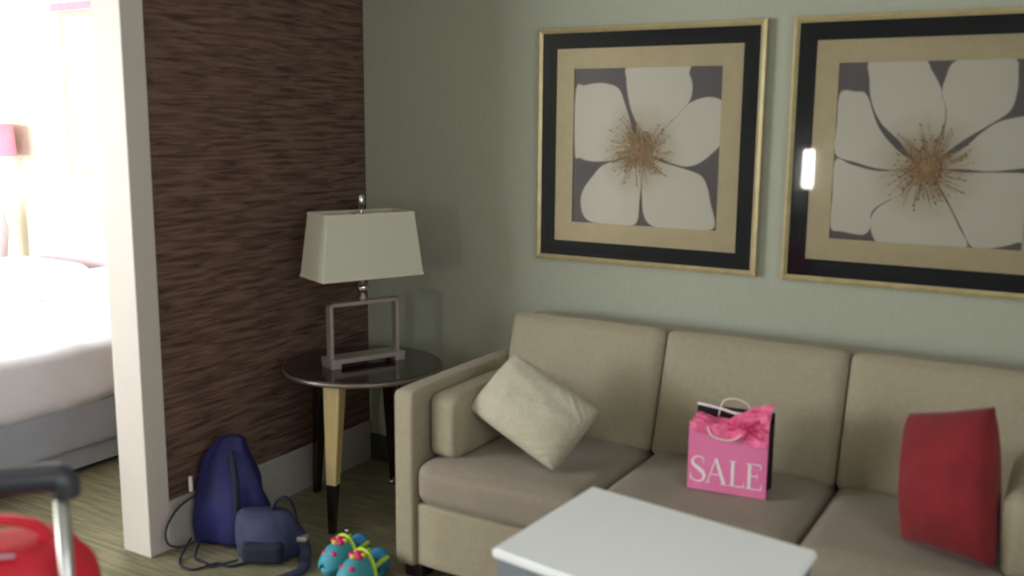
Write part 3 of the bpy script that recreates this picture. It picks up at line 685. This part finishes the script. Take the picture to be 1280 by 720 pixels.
# ------------------------------------------------------------------ child's slippers
def slipper(loc, rz, label):
    s = thing('child_slipper', label, 'shoe', loc, rz, 'pair of turquoise slippers on the carpet')
    # local +x = toe; length .165
    rows = []
    bm = bmesh.new(); seg = 32
    def outline(t, k=1.0):      # sole outline
        x = math.cos(t); y = math.sin(t)
        return (x * .082 * k, y * (.036 + .008 * x) * k)
    prev = []
    for z, k in ((0, .93), (.004, 1), (.016, 1.02), (.022, 1)):
        prev.append([bm.verts.new((*outline(i * 2 * PI / seg, k), z)) for i in range(seg)])
    for A, B in zip(prev, prev[1:]):
        for i in range(seg): bm.faces.new((A[i], A[(i + 1) % seg], B[(i + 1) % seg], B[i]))
    bm.faces.new(prev[0][::-1]); bm.faces.new(prev[-1])
    link('sole', bm, 'teal', s, True)
    bm = bmesh.new(); g = []      # domed upper over the toe half
    n = 16
    for i in range(n + 1):
        x = -.002 + i / n * .086; row = []
        w = .042 * math.sqrt(max(0, 1 - (max(0, x - .03) / .056) ** 2)) + .002; h = .062 * math.sqrt(max(0, 1 - (max(0, x - .012) / .074) ** 2)) + .004
        for j in range(n + 1):
            a = PI * j / n; row.append(bm.verts.new((x, w * math.cos(a), .015 + h * math.sin(a))))
        g.append(row)
    for i in range(n):
        for j in range(n): bm.faces.new((g[i][j], g[i + 1][j], g[i + 1][j + 1], g[i][j + 1]))
    up = link('upper', bm, 'teal', s, True); q = up.modifiers.new('t', 'SOLIDIFY'); q.thickness = .004; q.offset = 0
    bm = bmesh.new(); sphere(bm, (-.058, 0, .040), .034, (.85, 1.0, 1.05)); link('heel', bm, 'bluefoam', s, True)
    link('insole', bx(-.04, .04, -.026, .026, .0222, .026, bev=.001), 'dkteal', s)
    pts = [(-.002, .047 * math.cos(a), .015 + .072 * math.sin(a)) for a in [PI * k / 16 for k in range(17)]]
    link('strap', tube(pts, .010, 8, flat=.45, up=(1, 0, 0)), 'lime', s, True)
    for q in (1, -1):
        pts = smooth_path([(.0, q * .040, .05), (-.03, q * .040, .058), (-.058, q * .036, .06)], 5)
        link('side_strap', tube(pts, .007, 8), 'lime', s, True)
    fl = bmesh.new()
    for k in range(6):
        a = k * PI / 3; sphere(fl, (.020 + .016 * math.cos(a), .016 * math.sin(a), .083), .010, (1, 1, .7), 10, 0 if k % 2 else 1)
    sphere(fl, (.020, 0, .087), .010, (1, 1, .8), 10, 2)
    link('flower', fl, ['magenta', 'yellow', 'magenta'], s, True)
    for (fx, fy, fz) in ((.058, .018, .061), (.062, -.014, .058)):
        f2 = bmesh.new(); sphere(f2, (fx, fy, fz), .009, (1, 1, .8), 10); link('button', f2, 'magenta', s, True)
    s.scale = (1.2, 1.2, 1.2)
    return s
slipper((.612, -.900, 0), math.radians(-97), "child's turquoise slipper with a pink flower, the one nearer the blue bags")
slipper((.737, -.955, 0), math.radians(-99), "child's turquoise slipper with a pink flower, the one nearer the sofa")

# two small glassy ornaments on the carpet under the round table
for (x, y, r, l) in ((.452, -.70, .013, 'tiny silver ball on the carpet by the front leg of the round table'), (.285, -.215, .014, 'tiny silver ball on the carpet under the table, near the sofa arm')):
    bm = bmesh.new(); sphere(bm, (0, 0, r * .98), r)
    tag(link('silver_ball', bm, 'chrome', None, True, loc=(x, y, 0)), l, 'ball')

# ------------------------------------------------------------------ lights out of frame, some added as fill
sc = thing('wall_sconce', 'lit frosted glass wall sconce on the front wall', 'lamp', (.74, -4.8, .99))
link('backplate', bx(-.05, .05, 0, .015, -.05, .38, bev=.004), 'brass', sc)
bm = bmesh.new(); bmesh.ops.create_cone(bm, cap_ends=True, segments=24, radius1=.042, radius2=.042, depth=.30); bmesh.ops.translate(bm, verts=bm.verts[:], vec=(0, .07, .165))
link('glass_tube', bm, 'bulb', sc, True)
cl = thing('fill_ceiling_light', 'unseen round ceiling light added to brighten the sitting area', 'lamp', (1.5, -2.5, CEIL))  # unseen fixture, added as fill for the white tabletop and room
link('light_rim', lathe([(.24, -.06), (.26, -.05), (.26, 0), (.24, 0), (.24, -.06)], 48), 'nickel', cl, True)
link('diffuser', lathe([(0, -.085), (.12, -.08), (.2, -.07), (.24, -.05), (.24, -.01)], 48), 'diffuser', cl, True)

def area(name, loc, rot, sx, sy_, e, col=(1, 1, 1)):
    l = bpy.data.lights.new(name, 'AREA'); l.shape = 'RECTANGLE'; l.size = sx; l.size_y = sy_; l.energy = e; l.color = col
    o = bpy.data.objects.new(name, l); C.objects.link(o); o.location = loc; o.rotation_euler = rot; return o
# daylight entering by the bedroom front window (faces +y)
area('window_daylight', (-3.1, -4.77, 1.5), (math.radians(90), 0, 0), 2.4, 1.4, 300, (.95, .97, 1))
# daylight entering by the bedroom back window (faces -y)
area('window_daylight', ((WX0 + WX1) / 2, .04, 1.62), (math.radians(-90), 0, 0), 1.15, .74, 45, (1, 1, 1))

# fill light from the added sitting-room side window (faces -x)
area('window_daylight', (4.08, -3.3, 1.5), (0, math.radians(90), 0), 1.35, 2.1, 34, (.93, .97, 1))
w = bpy.data.worlds.new('World'); bpy.context.scene.world = w; w.use_nodes = True
w.node_tree.nodes['Background'].inputs[0].default_value = (.8, .9, 1, 1); w.node_tree.nodes['Background'].inputs[1].default_value = 1

# ------------------------------------------------------------------ camera
yaw, pitch, roll, F = .53159063, .16849406, .00823386, 1213.866
f = Vector((-math.sin(yaw) * math.cos(pitch), math.cos(yaw) * math.cos(pitch), -math.sin(pitch)))
r = Vector((math.cos(yaw), math.sin(yaw), 0)); u = r.cross(f)
r2 = math.cos(roll) * r + math.sin(roll) * u; u2 = -math.sin(roll) * r + math.cos(roll) * u
cam = bpy.data.cameras.new('camera'); co = bpy.data.objects.new('camera', cam); C.objects.link(co)
mw = Matrix((r2, u2, -f)).transposed().to_4x4(); mw.translation = Vector((2.679, -3.304, 1.5)); co.matrix_world = mw
cam.sensor_width = 36; cam.lens = F / 1280 * 36; cam.clip_start = .05
cam.dof.use_dof = True; cam.dof.focus_distance = 7.0; cam.dof.aperture_fstop = 2.5
s = bpy.context.scene; s.camera = co
s.view_settings.view_transform = 'Standard'; s.view_settings.look = 'None'; s.view_settings.gamma = 1; s.view_settings.use_curve_mapping = False
s.view_settings.exposure = -.46
